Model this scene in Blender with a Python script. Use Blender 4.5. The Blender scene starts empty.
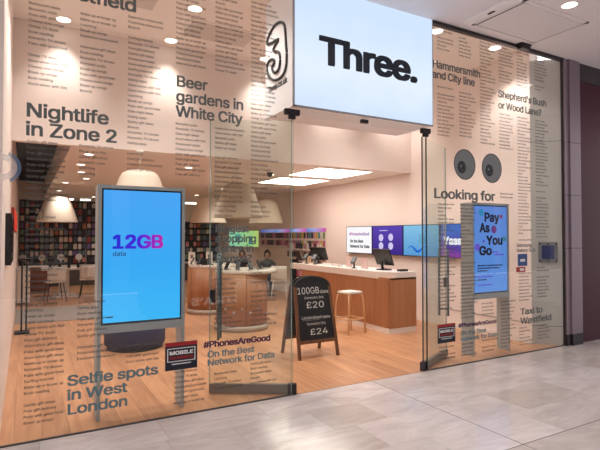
import bpy, bmesh, math, random, os
from mathutils import Vector, Matrix
from mathutils.geometry import delaunay_2d_cdt
import numpy as np
random.seed(7)
PI = math.pi
S = bpy.context.scene
COL = S.collection
# ------------------------------------------------------------------ camera
cam = bpy.data.objects.new('camera', bpy.data.cameras.new('camera'))
COL.objects.link(cam)
cam.location = (0, -4.36, 1.6)
YAW, PITCH = math.radians(60.6), math.atan(11 / 490)
fwd = Vector((math.cos(YAW) * math.cos(PITCH), math.sin(YAW) * math.cos(PITCH), math.sin(PITCH)))
cam.rotation_euler = fwd.to_track_quat('-Z', 'Y').to_euler()
cam.data.sensor_width = 36
cam.data.lens = 36 * 490 / 600
cam.data.clip_end = 100
S.camera = cam
# ------------------------------------------------------------------ world and exposure
W = bpy.data.worlds.new('mall_ambience'); S.world = W; W.use_nodes = True
W.node_tree.nodes['Background'].inputs[0].default_value = (1.0, 0.955, 0.965, 1)
W.node_tree.nodes['Background'].inputs[1].default_value = 1.85
S.view_settings.view_transform = 'Standard'
S.view_settings.look = 'None'
S.view_settings.gamma = 1
S.view_settings.use_curve_mapping = False
S.view_settings.exposure = 0.08

# ------------------------------------------------------------------ helpers
def srgb(r, g, b):
    f = lambda c: (c / 255 / 12.92) if c / 255 <= 0.04045 else ((c / 255 + 0.055) / 1.055) ** 2.4
    return (f(r), f(g), f(b), 1)
MATS = {}
def mat(name, rgb, rough=0.6, metal=0.0, var=0.06, scale=6.0, bump=0.0, spec=0.5, rand=0.0, coat=0.0):
    if name in MATS: return MATS[name]
    m = bpy.data.materials.new(name); m.use_nodes = True
    nt = m.node_tree; p = nt.nodes['Principled BSDF']
    c = srgb(*rgb)
    tc = nt.nodes.new('ShaderNodeTexCoord')
    nz = nt.nodes.new('ShaderNodeTexNoise'); nz.inputs['Scale'].default_value = scale; nz.inputs['Detail'].default_value = 4
    nt.links.new(tc.outputs['Object'], nz.inputs['Vector'])
    mx = nt.nodes.new('ShaderNodeMix'); mx.data_type = 'RGBA'
    mx.inputs[6].default_value = tuple(x * (1 - var) for x in c[:3]) + (1,)
    mx.inputs[7].default_value = tuple(min(1, x * (1 + var)) for x in c[:3]) + (1,)
    nt.links.new(nz.outputs['Fac'], mx.inputs[0])
    out = mx.outputs[2]
    if rand:
        oi = nt.nodes.new('ShaderNodeObjectInfo')
        mr = nt.nodes.new('ShaderNodeMapRange'); mr.inputs[3].default_value = 1 - rand; mr.inputs[4].default_value = 1 + rand
        nt.links.new(oi.outputs['Random'], mr.inputs[0])
        hs = nt.nodes.new('ShaderNodeHueSaturation'); nt.links.new(mr.outputs[0], hs.inputs['Value'])
        nt.links.new(out, hs.inputs['Color']); out = hs.outputs[0]
    nt.links.new(out, p.inputs['Base Color'])
    p.inputs['Roughness'].default_value = rough; p.inputs['Metallic'].default_value = metal
    p.inputs['Specular IOR Level'].default_value = spec; p.inputs['Coat Weight'].default_value = coat
    if bump:
        b = nt.nodes.new('ShaderNodeBump'); b.inputs['Strength'].default_value = bump; b.inputs['Distance'].default_value = 0.01
        nt.links.new(nz.outputs['Fac'], b.inputs['Height']); nt.links.new(b.outputs[0], p.inputs['Normal'])
    MATS[name] = m
    return m
def wood(name, a, b, rough=0.4, stretch=(9, 0.8, 9), rand=0.12, coat=0.0):
    m = bpy.data.materials.new(name); m.use_nodes = True
    nt = m.node_tree; p = nt.nodes['Principled BSDF']
    tc = nt.nodes.new('ShaderNodeTexCoord'); oi = nt.nodes.new('ShaderNodeObjectInfo')
    ad = nt.nodes.new('ShaderNodeVectorMath'); ad.operation = 'MULTIPLY_ADD'
    ad.inputs[1].default_value = stretch
    sc = nt.nodes.new('ShaderNodeVectorMath'); sc.operation = 'SCALE'; sc.inputs['Scale'].default_value = 37
    cb = nt.nodes.new('ShaderNodeCombineXYZ')
    for i in range(3): nt.links.new(oi.outputs['Random'], cb.inputs[i])
    nt.links.new(cb.outputs[0], sc.inputs[0])
    nt.links.new(tc.outputs['Object'], ad.inputs[0]); nt.links.new(sc.outputs[0], ad.inputs[2])
    nz = nt.nodes.new('ShaderNodeTexNoise'); nz.inputs['Scale'].default_value = 1.6; nz.inputs['Detail'].default_value = 6; nz.inputs['Distortion'].default_value = 0.6
    nt.links.new(ad.outputs[0], nz.inputs['Vector'])
    cr = nt.nodes.new('ShaderNodeValToRGB'); cr.color_ramp.elements[0].position = .32; cr.color_ramp.elements[1].position = .68
    cr.color_ramp.elements[0].color = srgb(*a); cr.color_ramp.elements[1].color = srgb(*b)
    nt.links.new(nz.outputs['Fac'], cr.inputs[0])
    mr = nt.nodes.new('ShaderNodeMapRange'); mr.inputs[3].default_value = 1 - rand; mr.inputs[4].default_value = 1 + rand
    nt.links.new(oi.outputs['Random'], mr.inputs[0])
    hs = nt.nodes.new('ShaderNodeHueSaturation'); nt.links.new(mr.outputs[0], hs.inputs['Value']); nt.links.new(cr.outputs[0], hs.inputs['Color'])
    nt.links.new(hs.outputs[0], p.inputs['Base Color'])
    p.inputs['Roughness'].default_value = rough; p.inputs['Coat Weight'].default_value = coat
    b = nt.nodes.new('ShaderNodeBump'); b.inputs['Strength'].default_value = .12; b.inputs['Distance'].default_value = .004
    nt.links.new(nz.outputs['Fac'], b.inputs['Height']); nt.links.new(b.outputs[0], p.inputs['Normal'])
    MATS[name] = m
    return m
def emit(name, stops, strength=1.0, axis=2, noise=0.0, nscale=3.0):
    """self-lit surface: a ramp of sRGB colours along a Generated axis"""
    m = bpy.data.materials.new(name); m.use_nodes = True; nt = m.node_tree
    nt.nodes.remove(nt.nodes['Principled BSDF'])
    e = nt.nodes.new('ShaderNodeEmission'); e.inputs[1].default_value = strength
    nt.links.new(e.outputs[0], nt.nodes['Material Output'].inputs[0])
    tc = nt.nodes.new('ShaderNodeTexCoord'); sx = nt.nodes.new('ShaderNodeSeparateXYZ')
    nt.links.new(tc.outputs['Generated'], sx.inputs[0])
    v = sx.outputs[axis]
    if noise:
        nz = nt.nodes.new('ShaderNodeTexNoise'); nz.inputs['Scale'].default_value = nscale
        nt.links.new(tc.outputs['Generated'], nz.inputs['Vector'])
        ma = nt.nodes.new('ShaderNodeMath'); ma.operation = 'MULTIPLY_ADD'; ma.inputs[1].default_value = noise
        nt.links.new(nz.outputs['Fac'], ma.inputs[0]); nt.links.new(v, ma.inputs[2]); v = ma.outputs[0]
    cr = nt.nodes.new('ShaderNodeValToRGB'); el = cr.color_ramp.elements
    while len(el) < len(stops): el.new(.5)
    for q, (pos, c) in zip(el, stops): q.position = pos; q.color = srgb(*c)
    nt.links.new(v, cr.inputs[0]); nt.links.new(cr.outputs[0], e.inputs[0])
    MATS[name] = m
    return m
def glassmat(name, tint, refl=1.0, rough=0.0):
    m = bpy.data.materials.new(name); m.use_nodes = True; nt = m.node_tree
    nt.nodes.remove(nt.nodes['Principled BSDF'])
    t = nt.nodes.new('ShaderNodeBsdfTransparent'); t.inputs[0].default_value = tint
    g = nt.nodes.new('ShaderNodeBsdfGlossy'); g.inputs['Roughness'].default_value = rough; g.inputs[0].default_value = (refl, refl, refl, 1)
    f = nt.nodes.new('ShaderNodeFresnel'); ge = nt.nodes.new('ShaderNodeNewGeometry')
    ir = nt.nodes.new('ShaderNodeMapRange'); ir.inputs[3].default_value = 1.45; ir.inputs[4].default_value = 1 / 1.45
    nt.links.new(ge.outputs['Backfacing'], ir.inputs[0]); nt.links.new(ir.outputs[0], f.inputs[0])
    mx = nt.nodes.new('ShaderNodeMixShader')
    nt.links.new(f.outputs[0], mx.inputs[0]); nt.links.new(t.outputs[0], mx.inputs[1]); nt.links.new(g.outputs[0], mx.inputs[2])
    nt.links.new(mx.outputs[0], nt.nodes['Material Output'].inputs[0])
    MATS[name] = m
    return m

def box(bm, x0, x1, y0, y1, z0, z1, mi=0):
    v = [bm.verts.new((x, y, z)) for z in (z0, z1) for (x, y) in ((x0, y0), (x1, y0), (x1, y1), (x0, y1))]
    fs = []
    for q in ((3, 2, 1, 0), (4, 5, 6, 7), (0, 1, 5, 4), (1, 2, 6, 5), (2, 3, 7, 6), (3, 0, 4, 7)):
        f = bm.faces.new([v[i] for i in q]); f.material_index = mi; fs.append(f)
    return fs
def prism(bm, pts, z0, z1):
    a = [bm.verts.new((x, y, z0)) for x, y in pts]; b = [bm.verts.new((x, y, z1)) for x, y in pts]
    n = len(pts)
    bm.faces.new(a[::-1]); bm.faces.new(b)
    for i in range(n): bm.faces.new((a[i], a[(i + 1) % n], b[(i + 1) % n], b[i]))
def lathe(bm, prof, n=32, c=(0, 0, 0), cap=True):
    rings = []
    for r, z in prof:
        rings.append([bm.verts.new((c[0] + r * math.cos(2 * PI * i / n), c[1] + r * math.sin(2 * PI * i / n), c[2] + z)) for i in range(n)])
    for a, b in zip(rings, rings[1:]):
        for i in range(n): bm.faces.new((a[i], a[(i + 1) % n], b[(i + 1) % n], b[i])).smooth = True
    if cap:
        bm.faces.new(rings[0][::-1]); bm.faces.new(rings[-1])
def tube(bm, pts, r, n=8, closed=False):
    pts = [Vector(p) for p in pts]; rings = []
    rs = r if isinstance(r, (list, tuple)) else [r] * len(pts)
    for i, p in enumerate(pts):
        if closed: d = pts[(i + 1) % len(pts)] - pts[i - 1]
        else: d = pts[min(i + 1, len(pts) - 1)] - pts[max(i - 1, 0)]
        d.normalize()
        u = d.cross(Vector((0, 0, 1)))
        if u.length < .05: u = d.cross(Vector((0, 1, 0)))
        u.normalize(); w = d.cross(u)
        rings.append([bm.verts.new(p + (u * math.cos(2 * PI * k / n) + w * math.sin(2 * PI * k / n)) * rs[i]) for k in range(n)])
    pr = list(zip(rings, rings[1:])) + ([(rings[-1], rings[0])] if closed else [])
    for a, b in pr:
        for k in range(n): bm.faces.new((a[k], b[k], b[(k + 1) % n], a[(k + 1) % n])).smooth = True
    if not closed:
        bm.faces.new(rings[0]); bm.faces.new(rings[-1][::-1])
def B(fn, *a, **k):
    bm = bmesh.new(); fn(bm, *a, **k); return bm
def boxes(*bs):
    bm = bmesh.new()
    for b in bs: box(bm, *b)
    return bm
def obj(name, bm, m, parent=None, bevel=0.0, loc=None):
    if isinstance(bm, bpy.types.Mesh): me = bm
    else:
        if bevel:
            bmesh.ops.bevel(bm, geom=bm.edges[:], offset=bevel, segments=2, affect='EDGES', clamp_overlap=True)
        bmesh.ops.recalc_face_normals(bm, faces=bm.faces[:])
        me = bpy.data.meshes.new(name); bm.to_mesh(me); bm.free()
    if m and not me.materials:
        for q in (m if isinstance(m, (list, tuple)) else [m]): me.materials.append(q)
    o = bpy.data.objects.new(name, me); COL.objects.link(o)
    if parent: o.parent = parent
    if loc: o.location = loc
    return o
def tag(o, label=None, cat=None, group=None, kind=None):
    if label: o['label'] = label
    if cat: o['category'] = cat
    if group: o['group'] = group
    if kind: o['kind'] = kind
    return o
def thing(name, label, cat, loc=(0, 0, 0), rz=0, group=None):
    o = bpy.data.objects.new(name, None); COL.objects.link(o); o.empty_display_size = .1
    o.location = loc; o.rotation_euler = (0, 0, rz)
    return tag(o, label, cat, group)
def struct(name, bm, m, label, cat):
    return tag(obj(name, bm, m), label, cat, kind='structure')
def dup(root, loc, rz=None, label=None, group=None):
    r = root.copy(); COL.objects.link(r); r.location = loc
    if rz is not None: r.rotation_euler = (0, 0, rz)
    if label: r['label'] = label
    if group: r['group'] = group
    for ch in list(root.children):
        c = ch.copy(); COL.objects.link(c); c.parent = r
        for g in list(ch.children):
            d = g.copy(); COL.objects.link(d); d.parent = c
    return r
# ---- lettering: Blender's own bundled sans if present, else the built-in font
FONT = None
try:
    fp = os.path.join(bpy.utils.system_resource('DATAFILES'), 'fonts', 'Inter.woff2')
    if os.path.exists(fp): FONT = bpy.data.fonts.load(fp)
except Exception: FONT = None
def glyphs(s, bold=0.0, res=3, ext=0.0, spacing=1.2, track=1.0):
    """flat mesh of the text, em size 1, baseline of the first line at y=0"""
    cu = bpy.data.curves.new('lettering', 'FONT'); cu.body = s; cu.size = 1
    if FONT: cu.font = FONT
    cu.resolution_u = res; cu.extrude = ext; cu.space_line = spacing; cu.space_character = track
    t = bpy.data.objects.new('lettering', cu)
    cu.fill_mode = 'NONE'
    me = bpy.data.meshes.new_from_object(t)
    bpy.data.objects.remove(t); bpy.data.curves.remove(cu)
    # fill the outlines by winding number, since the font's strokes overlap themselves
    co = [Vector((v.co.x, v.co.y)) for v in me.vertices]; nv = len(co)
    link = [False] * nv
    for e in me.edges:
        a_, b_ = sorted(e.vertices)
        if b_ == a_ + 1: link[a_] = True
    bpy.data.meshes.remove(me)
    ed = []; st = 0
    for i in range(nv):
        if not link[i]:
            if i > st: ed += [(k, k + 1) for k in range(st, i)] + [(i, st)]
            st = i + 1
    cv, ce, cf = delaunay_2d_cdt(co, ed, [], 0, 1e-6)[:3]
    A_ = np.array([co[i] for i, j in ed]); B_ = np.array([co[j] for i, j in ed])
    keep = []
    C_ = np.array([[sum(cv[i].x for i in f) / 3, sum(cv[i].y for i in f) / 3] for f in cf])
    for k0 in range(0, len(cf), 400):
        c = C_[k0:k0 + 400]
        px, py = c[:, 0:1], c[:, 1:2]
        up_ = (A_[:, 1] <= py) & (B_[:, 1] > py); dn_ = (A_[:, 1] > py) & (B_[:, 1] <= py)
        cr_ = (B_[:, 0] - A_[:, 0]) * (py - A_[:, 1]) - (px - A_[:, 0]) * (B_[:, 1] - A_[:, 1])
        wn = (up_ & (cr_ > 0)).sum(1) - (dn_ & (cr_ < 0)).sum(1)
        keep += [cf[k0 + i] for i in range(len(c)) if wn[i] != 0]
    me = bpy.data.meshes.new('lettering'); me.from_pydata([(v.x, v.y, 0) for v in cv], [], keep)
    if bold > 0:  # heavier strokes: the same outline laid down again a hair to each side
        vs = [v.co.copy() for v in me.vertices]; fs = [tuple(p.vertices) for p in me.polygons]; n = len(vs)
        V_ = []; F_ = []
        for k, (ox, oy) in enumerate(((-1, -1), (1, -1), (1, 1), (-1, 1), (0, 0), (0, -1), (0, 1), (-1, 0), (1, 0))):
            d = Vector((bold * ox, bold * .8 * oy, .0012 * k))
            F_ += [tuple(i + len(V_) for i in f) for f in fs]; V_ += [v + d for v in vs]
        bpy.data.meshes.remove(me); me = bpy.data.meshes.new('lettering'); me.from_pydata(V_, [], F_)
    return me
def lettering(name, s, m, parent, origin, right, up, width=None, size=None, height=None, bold=.015, res=3, ext=0.0, spacing=1.2, track=1.0, center=False):
    """place text: origin = left end of first baseline; right/up = world axes of its plane"""
    me = glyphs(s, bold, res, 0.0, spacing, track)
    xs = [v.co.x for v in me.vertices]; x0, x1 = min(xs), max(xs)
    sx = size if size else width / (x1 - x0)
    if width: sx = width / (x1 - x0)
    sy = size if (size and not height) else (height if height else sx)
    right = Vector(right); up = Vector(up); n = right.cross(up); o = Vector(origin)
    if ext:
        bm = bmesh.new(); bm.from_mesh(me)
        r = bmesh.ops.extrude_face_region(bm, geom=bm.faces[:])
        for g in r['geom']:
            if isinstance(g, bmesh.types.BMVert): g.co.z += ext / sx
        bm.to_mesh(me); bm.free()
    off = (x0 + x1) / 2 if center else x0
    for v in me.vertices:
        c = v.co.copy()
        v.co = o + right * ((c.x - off) * sx) + up * (c.y * sy) + n * (c.z * sx)
    me.materials.clear()
    me.name = name
    return obj(name, me, m, parent)
XR, ZU, YF = (1, 0, 0), (0, 0, 1), (0, -1, 0)

# ------------------------------------------------------------------ materials
plaster = mat('plaster_blush', (240, 226, 218), .8, var=.03, scale=3, bump=.03)
plaster_white = mat('plaster_white', (232, 222, 214), .8, var=.03, scale=3)
ceil_white = mat('ceiling_paint', (238, 228, 220), .85, var=.02)
soffit_m = mat('soffit_panel', (236, 230, 232), .6, var=.03, scale=2)
black_m = mat('black_paint', (9, 9, 11), .7)
blackplastic = mat('black_plastic', (20, 21, 25), .35)
dark_metal = mat('dark_metal', (58, 54, 58), .35, .7)
grey_metal = mat('grey_metal', (120, 116, 112), .35, .8)
alu = mat('brushed_aluminium', (150, 152, 152), .35, .6)
standgrey = mat('stand_grey', (172, 178, 178), .45, .1)
mauve = mat('mauve_cladding', (142, 128, 138), .35, .5, scale=2)
purple = mat('plum_panel', (70, 20, 42), .4, var=.1, scale=2, spec=.2)
white_lam = mat('white_laminate', (236, 228, 220), .35, var=.02)
white_plas = mat('white_plastic', (228, 222, 214), .4, var=.02)
shade_m = mat('lamp_shade_fabric', (214, 198, 180), .8, var=.03, scale=30)
chalk = mat('blackboard', (26, 29, 33), .55, var=.15, scale=10)
chalk_w = mat('chalk', (216, 216, 212), .9)
navy = mat('navy_fabric', (34, 38, 76), .8, var=.1, scale=40)
rug_m = mat('grey_carpet', (138, 126, 118), .95, var=.12, scale=60, bump=.2)
vinyl = mat('grey_vinyl', (94, 93, 90), .6, var=.02)
vinyl_d = mat('dark_vinyl', (102, 110, 110), .6, var=.02)
vinyl_blue = mat('slate_blue_vinyl', (106, 134, 142), .6, var=.02)
vinyl_pur = mat('purple_vinyl', (66, 22, 78), .6, var=.05)
ink = mat('dark_ink', (30, 42, 58), .5)
ink_black = mat('black_ink', (14, 15, 18), .6)
white_ink = mat('white_ink', (236, 236, 236), .6)
red_ink = mat('red_ink', (168, 36, 40), .6)
navy_ink = mat('navy_ink', (20, 28, 46), .5)
skin_m = mat('skin', (190, 140, 115), .55)
leaf_dark = mat('dark_shelving', (34, 28, 30), .6)
wood_floor = wood('oak_floor', (172, 122, 87), (198, 148, 109), .36, (9, .8, 9), .1)
wood_counter = wood('counter_veneer', (168, 114, 78), (182, 128, 90), .45, (7, 7, .5), .02)
wood_frame = wood('easel_wood', (94, 60, 40), (122, 82, 56), .5, (14, 14, 1.4), .06)
wood_pale = wood('pale_stool_wood', (212, 166, 122), (226, 184, 140), .5, (14, 14, 1.2), .05)
marble = None
def make_marble():
    m = bpy.data.materials.new('polished_limestone'); m.use_nodes = True; nt = m.node_tree; p = nt.nodes['Principled BSDF']
    tc = nt.nodes.new('ShaderNodeTexCoord'); oi = nt.nodes.new('ShaderNodeObjectInfo')
    ad = nt.nodes.new('ShaderNodeVectorMath'); ad.operation = 'MULTIPLY_ADD'; ad.inputs[1].default_value = (1.5, 5, 1)
    cb = nt.nodes.new('ShaderNodeCombineXYZ')
    ml = nt.nodes.new('ShaderNodeMath'); ml.operation = 'MULTIPLY'; ml.inputs[1].default_value = 53
    nt.links.new(oi.outputs['Random'], ml.inputs[0]); nt.links.new(ml.outputs[0], cb.inputs[0]); nt.links.new(ml.outputs[0], cb.inputs[1])
    nt.links.new(tc.outputs['Object'], ad.inputs[0]); nt.links.new(cb.outputs[0], ad.inputs[2])
    nz = nt.nodes.new('ShaderNodeTexNoise'); nz.inputs['Scale'].default_value = 1.2; nz.inputs['Detail'].default_value = 9; nz.inputs['Roughness'].default_value = .65; nz.inputs['Distortion'].default_value = 1.2
    nt.links.new(ad.outputs[0], nz.inputs['Vector'])
    cr = nt.nodes.new('ShaderNodeValToRGB'); e = cr.color_ramp.elements
    e[0].position = .3; e[0].color = srgb(184, 175, 172); e[1].position = .7; e[1].color = srgb(210, 202, 200)
    nt.links.new(nz.outputs['Fac'], cr.inputs[0])
    tr = nt.nodes.new('ShaderNodeValToRGB'); q = tr.color_ramp.elements; tr.color_ramp.interpolation = 'LINEAR'
    q[0].position = 0; q[0].color = (.86, .835, .80, 1); q[1].position = .3; q[1].color = (.93, .92, .91, 1)
    k = q.new(1.0); k.color = (1.06, 1.05, 1.06, 1)
    nt.links.new(oi.outputs['Random'], tr.inputs[0])
    mx = nt.nodes.new('ShaderNodeMix'); mx.data_type = 'RGBA'; mx.blend_type = 'MULTIPLY'; mx.inputs[0].default_value = 1
    nt.links.new(cr.outputs[0], mx.inputs[6]); nt.links.new(tr.outputs[0], mx.inputs[7])
    nt.links.new(mx.outputs[2], p.inputs['Base Color'])
    p.inputs['Roughness'].default_value = .16; p.inputs['Specular IOR Level'].default_value = .55
    return m
marble = make_marble()
grout = mat('grout', (120, 112, 108), .8)
glass = glassmat('shop_glass', (.975, .985, .978, 1))
glass_door = glassmat('door_glass', (.92, .95, .92, 1))

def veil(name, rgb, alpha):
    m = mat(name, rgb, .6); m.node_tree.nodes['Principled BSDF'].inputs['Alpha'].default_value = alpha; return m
# ------------------------------------------------------------------ the setting: shell
XL, XRW, YB, YBK = -.15, 6.58, 2.9, 13.4
ZLOW, ZUP, ZS = 2.83, 4.42, 4.22
fl = struct('floor', boxes((-.25, 6.95, 0.006, YBK, -.06, -.02)), grout, 'oak plank floor inside the phone shop', 'floor')
plank_me = None
def unit_plank():
    bm = boxes((-.5, .5, -.5, .5, -.5, .5)); me = bpy.data.meshes.new('plank'); bmesh.ops.recalc_face_normals(bm, faces=bm.faces[:]); bm.to_mesh(me); bm.free(); return me
def plank_piece(name, parent, x0, x1, y0, y1, z0, z1, m, cache={}):
    key = (name, round(x1 - x0, 3), round(y1 - y0, 3), m.name)
    if key not in cache:
        w, l, h = (x1 - x0) / 2, (y1 - y0) / 2, z1 - z0
        bm = boxes((-w, w, -l, l, -h, 0))
        bmesh.ops.recalc_face_normals(bm, faces=bm.faces[:])
        me = bpy.data.meshes.new(name); bm.to_mesh(me); bm.free(); me.materials.append(m); cache[key] = me
    o = bpy.data.objects.new(name, cache[key]); COL.objects.link(o); o.parent = parent
    o.location = ((x0 + x1) / 2, (y0 + y1) / 2, z1)
    return o
rw = .2
for i in range(36):
    x0 = -.25 + i * rw
    y = .008; first = True
    while y < YBK - .01:
        L = [0.7, 1.5, 1.1, 1.9][i % 4] if first else 2.3
        first = False
        y1 = min(y + L, YBK)
        plank_piece('plank', fl, x0 + .001, x0 + rw - .001, y + .001, y1 - .001, -.02, 0, wood_floor)
        y = y1
fm = struct('floor', boxes((-14, 26, -10, 0.004, -.08, -.022)), mat('mall_floor_far', (196, 188, 186), .3), 'polished pale limestone floor of the mall in front of the shop', 'floor')
trow = .4725
rs = random.Random(3)
for j in range(12):
    y1 = -j * trow; y0 = y1 - trow
    if j > 8: break
    for sgn in (-1, 1):
        x = 3.36
        while -2.6 < x < 10.5:
            L = rs.choice((.55, .72, .9, .9))
            xa, xb = (x, x + L) if sgn > 0 else (x - L, x)
            ga = .004 if abs(xa - 3.36) < .01 else .0008; gb = .004 if abs(xb - 3.36) < .01 else .0008
            gy0 = .004 if j == 3 else .0008; gy1 = .004 if j == 4 else .0008
            plank_piece('tile', fm, round(xa + ga, 4), round(xb - gb, 4), round(y0 + gy0, 4), round(y1 - gy1, 4), -.022, 0, marble)
            x = xb if sgn > 0 else xa
obj('expansion_joint', boxes((3.357, 3.363, -4.2, 0, -.02, -.001), (-2.6, 10.5, -1.893, -1.887, -.02, -.001)), black_m, fm)

wl = struct('wall_left', boxes((XL - .15, XL, 0.02, YBK + .15, -.05, ZUP + .1)), plaster, 'long pale side wall at the left edge of the shop', 'wall')
wr = struct('wall_right', boxes((XRW, XRW + .2, .31, YBK + .15, -.05, ZUP + .1)), plaster, 'long pale side wall carrying the row of screens', 'wall')
obj('baseboard', boxes((XRW - .012, XRW, .33, YBK, 0, .09)), white_lam, wr)
obj('cable_line', boxes((XRW - .006, XRW, .33, 1.9, .30, .308)), grey_metal, wr)
struct('wall_back', boxes((XL, XRW, YBK, YBK + .15, -.05, 3.5)), plaster_white, 'plain wall at the very back of the shop', 'wall')
wf = struct('wall_front', B(prism, [(XRW, .31), (6.893, .02), (6.893, .3), (XRW + .2, .3)], 0, ZS), mat('pale_grey_paint', (196, 194, 188), .6, var=.02), 'pale grey splayed wall panel at the right end of the window', 'wall')
bmj = bmesh.new()
dv = Vector((6.9 - XRW, .02 - .31, 0)).normalized(); nn = Vector((dv.y, -dv.x, 0))
for z in (.27, 3.0):
    a = Vector((XRW, .31, z)) ; b = Vector((6.893, .02, z))
    q = [a, b, b + Vector((0, 0, .008)), a + Vector((0, 0, .008))]
    vs = [bmj.verts.new(p + nn * .003 * (1 if nn.y < 0 else -1)) for p in q]; bmj.faces.new(vs)
obj('panel_joint', bmj, grey_metal, wf)
tr1 = struct('trim_1', boxes((XL, XRW, YB, YB + .12, ZLOW, ZUP)), plaster, 'deep blush bulkhead hanging down across the shop', 'bulkhead')
struct('ceiling', boxes((XL, XRW, .02, YB, ZUP, ZUP + .1)), ceil_white, 'high pale ceiling just inside the shop window', 'ceiling')
cl = struct('ceiling', boxes((.55, XRW, YB + .12, YBK, ZLOW, ZLOW + .6)), ceil_white, 'low pale ceiling of the shop behind the bulkhead', 'ceiling')
struct('ceiling', boxes((XL, .55, YB + .12, YBK, 3.35, 3.45)), black_m, 'black ceiling trough along the left side of the shop', 'ceiling')
# perforated vent panels of the high ceiling
for k, (x, y) in enumerate(((.9, 1.55), (2.35, 2.1))):
    g = tag(thing('ceiling_vent', ['slotted ceiling vent above the left display screen', 'slotted ceiling vent nearer the lit shop sign'][k], 'vent', (x, y, ZUP), 0))
    obj('frame', boxes((-.5, .5, -.3, .3, -.012, 0)), ceil_white, g)
    for i in range(14): obj('slat', boxes((-.46, .46, -.26 + i * .038, -.245 + i * .038, -.016, -.012)), mat('slat_paint', (196, 184, 176), .8), g)

# mall side
sf = struct('ceiling', boxes((-5, 13, -2.2, 0.0, ZS, ZS + .25)), soffit_m, 'pale soffit over the mall walkway in front of the shop', 'ceiling')
struct('wall_outer', boxes((-5, 13, -2.2, -2.0, ZS + .25, 6)), soffit_m, 'pale fascia above the mall soffit', 'wall')
struct('wall_outer', boxes((-5, XL - .15, -.02, .3, 0, ZS)), soffit_m, 'pale pier to the left of the shop window', 'wall')
op = struct('wall_outer', boxes((-14, 26, -10.2, -10, 0, 14)), mat('mall_grey', (128, 118, 116), .5), 'grey wall on the far side of the mall', 'wall')  # unseen far side, put in and made tall to cut sky reflections in the glass
for k in range(10): obj('shop_bay', boxes((-13 + k * 3.9, -9.6 + k * 3.9, -10, -9.97, .2, 3.6)), mat('bay_dark', (62, 56, 58), .3), op)
# hatch
h = thing('access_hatch', 'pale square access hatch flush in the mall soffit', 'hatch', (5.4, -.56, ZS))
obj('panel', boxes((-.56, .56, -.31, .35, -.018, 0)), mat('hatch_paint', (230, 224, 226), .55, var=.02), h, .004)
obj('frame', boxes((-.6, -.56, -.36, .39, -.012, 0), (.56, .6, -.36, .39, -.012, 0), (-.6, .6, .35, .39, -.012, 0), (-.6, .6, -.36, -.31, -.012, 0)), soffit_m, h)
obj('gap', boxes((-.565, .565, .345, .352, -.0185, 0), (-.565, -.558, -.31, .35, -.0185, 0), (.558, .565, -.31, .35, -.0185, 0)), dark_metal, h)
hs = thing('hinge_strip', 'narrow pale soffit strip with a latch beside the hatch', 'soffit strip', (4.70, -.56, ZS))
obj('panel', boxes((-.07, .07, -.36, .38, -.025, 0)), mat('strip_paint', (242, 238, 238), .5, var=.02), hs, .004)
obj('latch', boxes((-.012, .012, -.03, .06, -.034, -.025)), dark_metal, hs)
# posts
def post(x0, x1, label, yb):
    t = thing('cladding_post', label, 'post', ((x0 + x1) / 2, 0, 0))
    w = (x1 - x0) / 2; zs = [.16, 1.42, 2.2, 2.98, ZS]
    for a, b in zip(zs, zs[1:]): obj('panel', boxes((-w, w, yb, .3, a + .004, b - .004)), mauve, t)
    obj('core', boxes((-w + .006, w - .006, yb + .006, .29, .16, ZS)), dark_metal, t)
    obj('plinth', boxes((-w + .001, w - .001, yb - .004, .3, 0, .16)), dark_metal, t)
post(6.9, 7.0, 'slim mauve metal post at the end of the right window', -.03)
post(7.0, 7.26, 'wide mauve metal post beside the plum shopfront', -.05)
nb = struct('wall_outer', boxes((7.27, 13, .0, .2, 0, ZS)), purple, 'glossy plum panel of the neighbouring shopfront', 'wall')
obj('top_band', boxes((7.27, 13, -.015, 0, 3.95, ZS)), mat('plum_dark', (34, 20, 30), .3), nb)

# ------------------------------------------------------------------ glazing
def pane(name, x0, x1, z0, z1, label):
    o = struct(name, boxes((x0, x1, 0, .012, z0, z1)), glass, label, 'window'); return o
w1 = pane('window_1', XL, 2.36, .012, ZS, 'big left shop window covered in columns of grey lettering')
w2 = pane('window_2', 4.2, 6.89, .012, ZS - .03, 'big right shop window with printed eyes and columns of lettering')
w3 = pane('window_3', 2.37, 4.19, 2.835, 2.91, 'narrow glass transom under the lit sign')
obj('sill_channel', boxes((XL, 2.36, -.003, .015, 0, .012)), mat('sill_metal', (96, 90, 88), .4, .5), w1)
obj('sill_channel', boxes((4.2, 6.89, -.003, .015, 0, .012)), mat('sill_metal', (96, 90, 88), .4, .5), w2)
obj('head_channel', boxes((4.3, 6.89, -.03, .03, ZS - .04, ZS)), dark_metal, w2)
obj('end_bead', boxes((2.36, 2.362, -.001, .013, .012, 2.83)), mat('glass_edge', (150, 170, 162), .2), w1)
obj('end_bead', boxes((4.192, 4.2, -.002, .014, .012, 2.83)), mat('glass_edge2', (40, 52, 50), .2), w2)
obj('end_bead', boxes((6.885, 6.9, -.01, .02, .012, ZS)), dark_metal, w2)
b = thing('track_bracket', 'dark bracket block on the window head under the hatch', 'bracket', (5.93, -.07, ZS))
obj('block', boxes((-.09, .09, -.045, .04, -.07, 0)), dark_metal, b, .006)
obj('cap', boxes((-.11, .11, -.05, .05, -.012, 0)), black_m, b)
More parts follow.
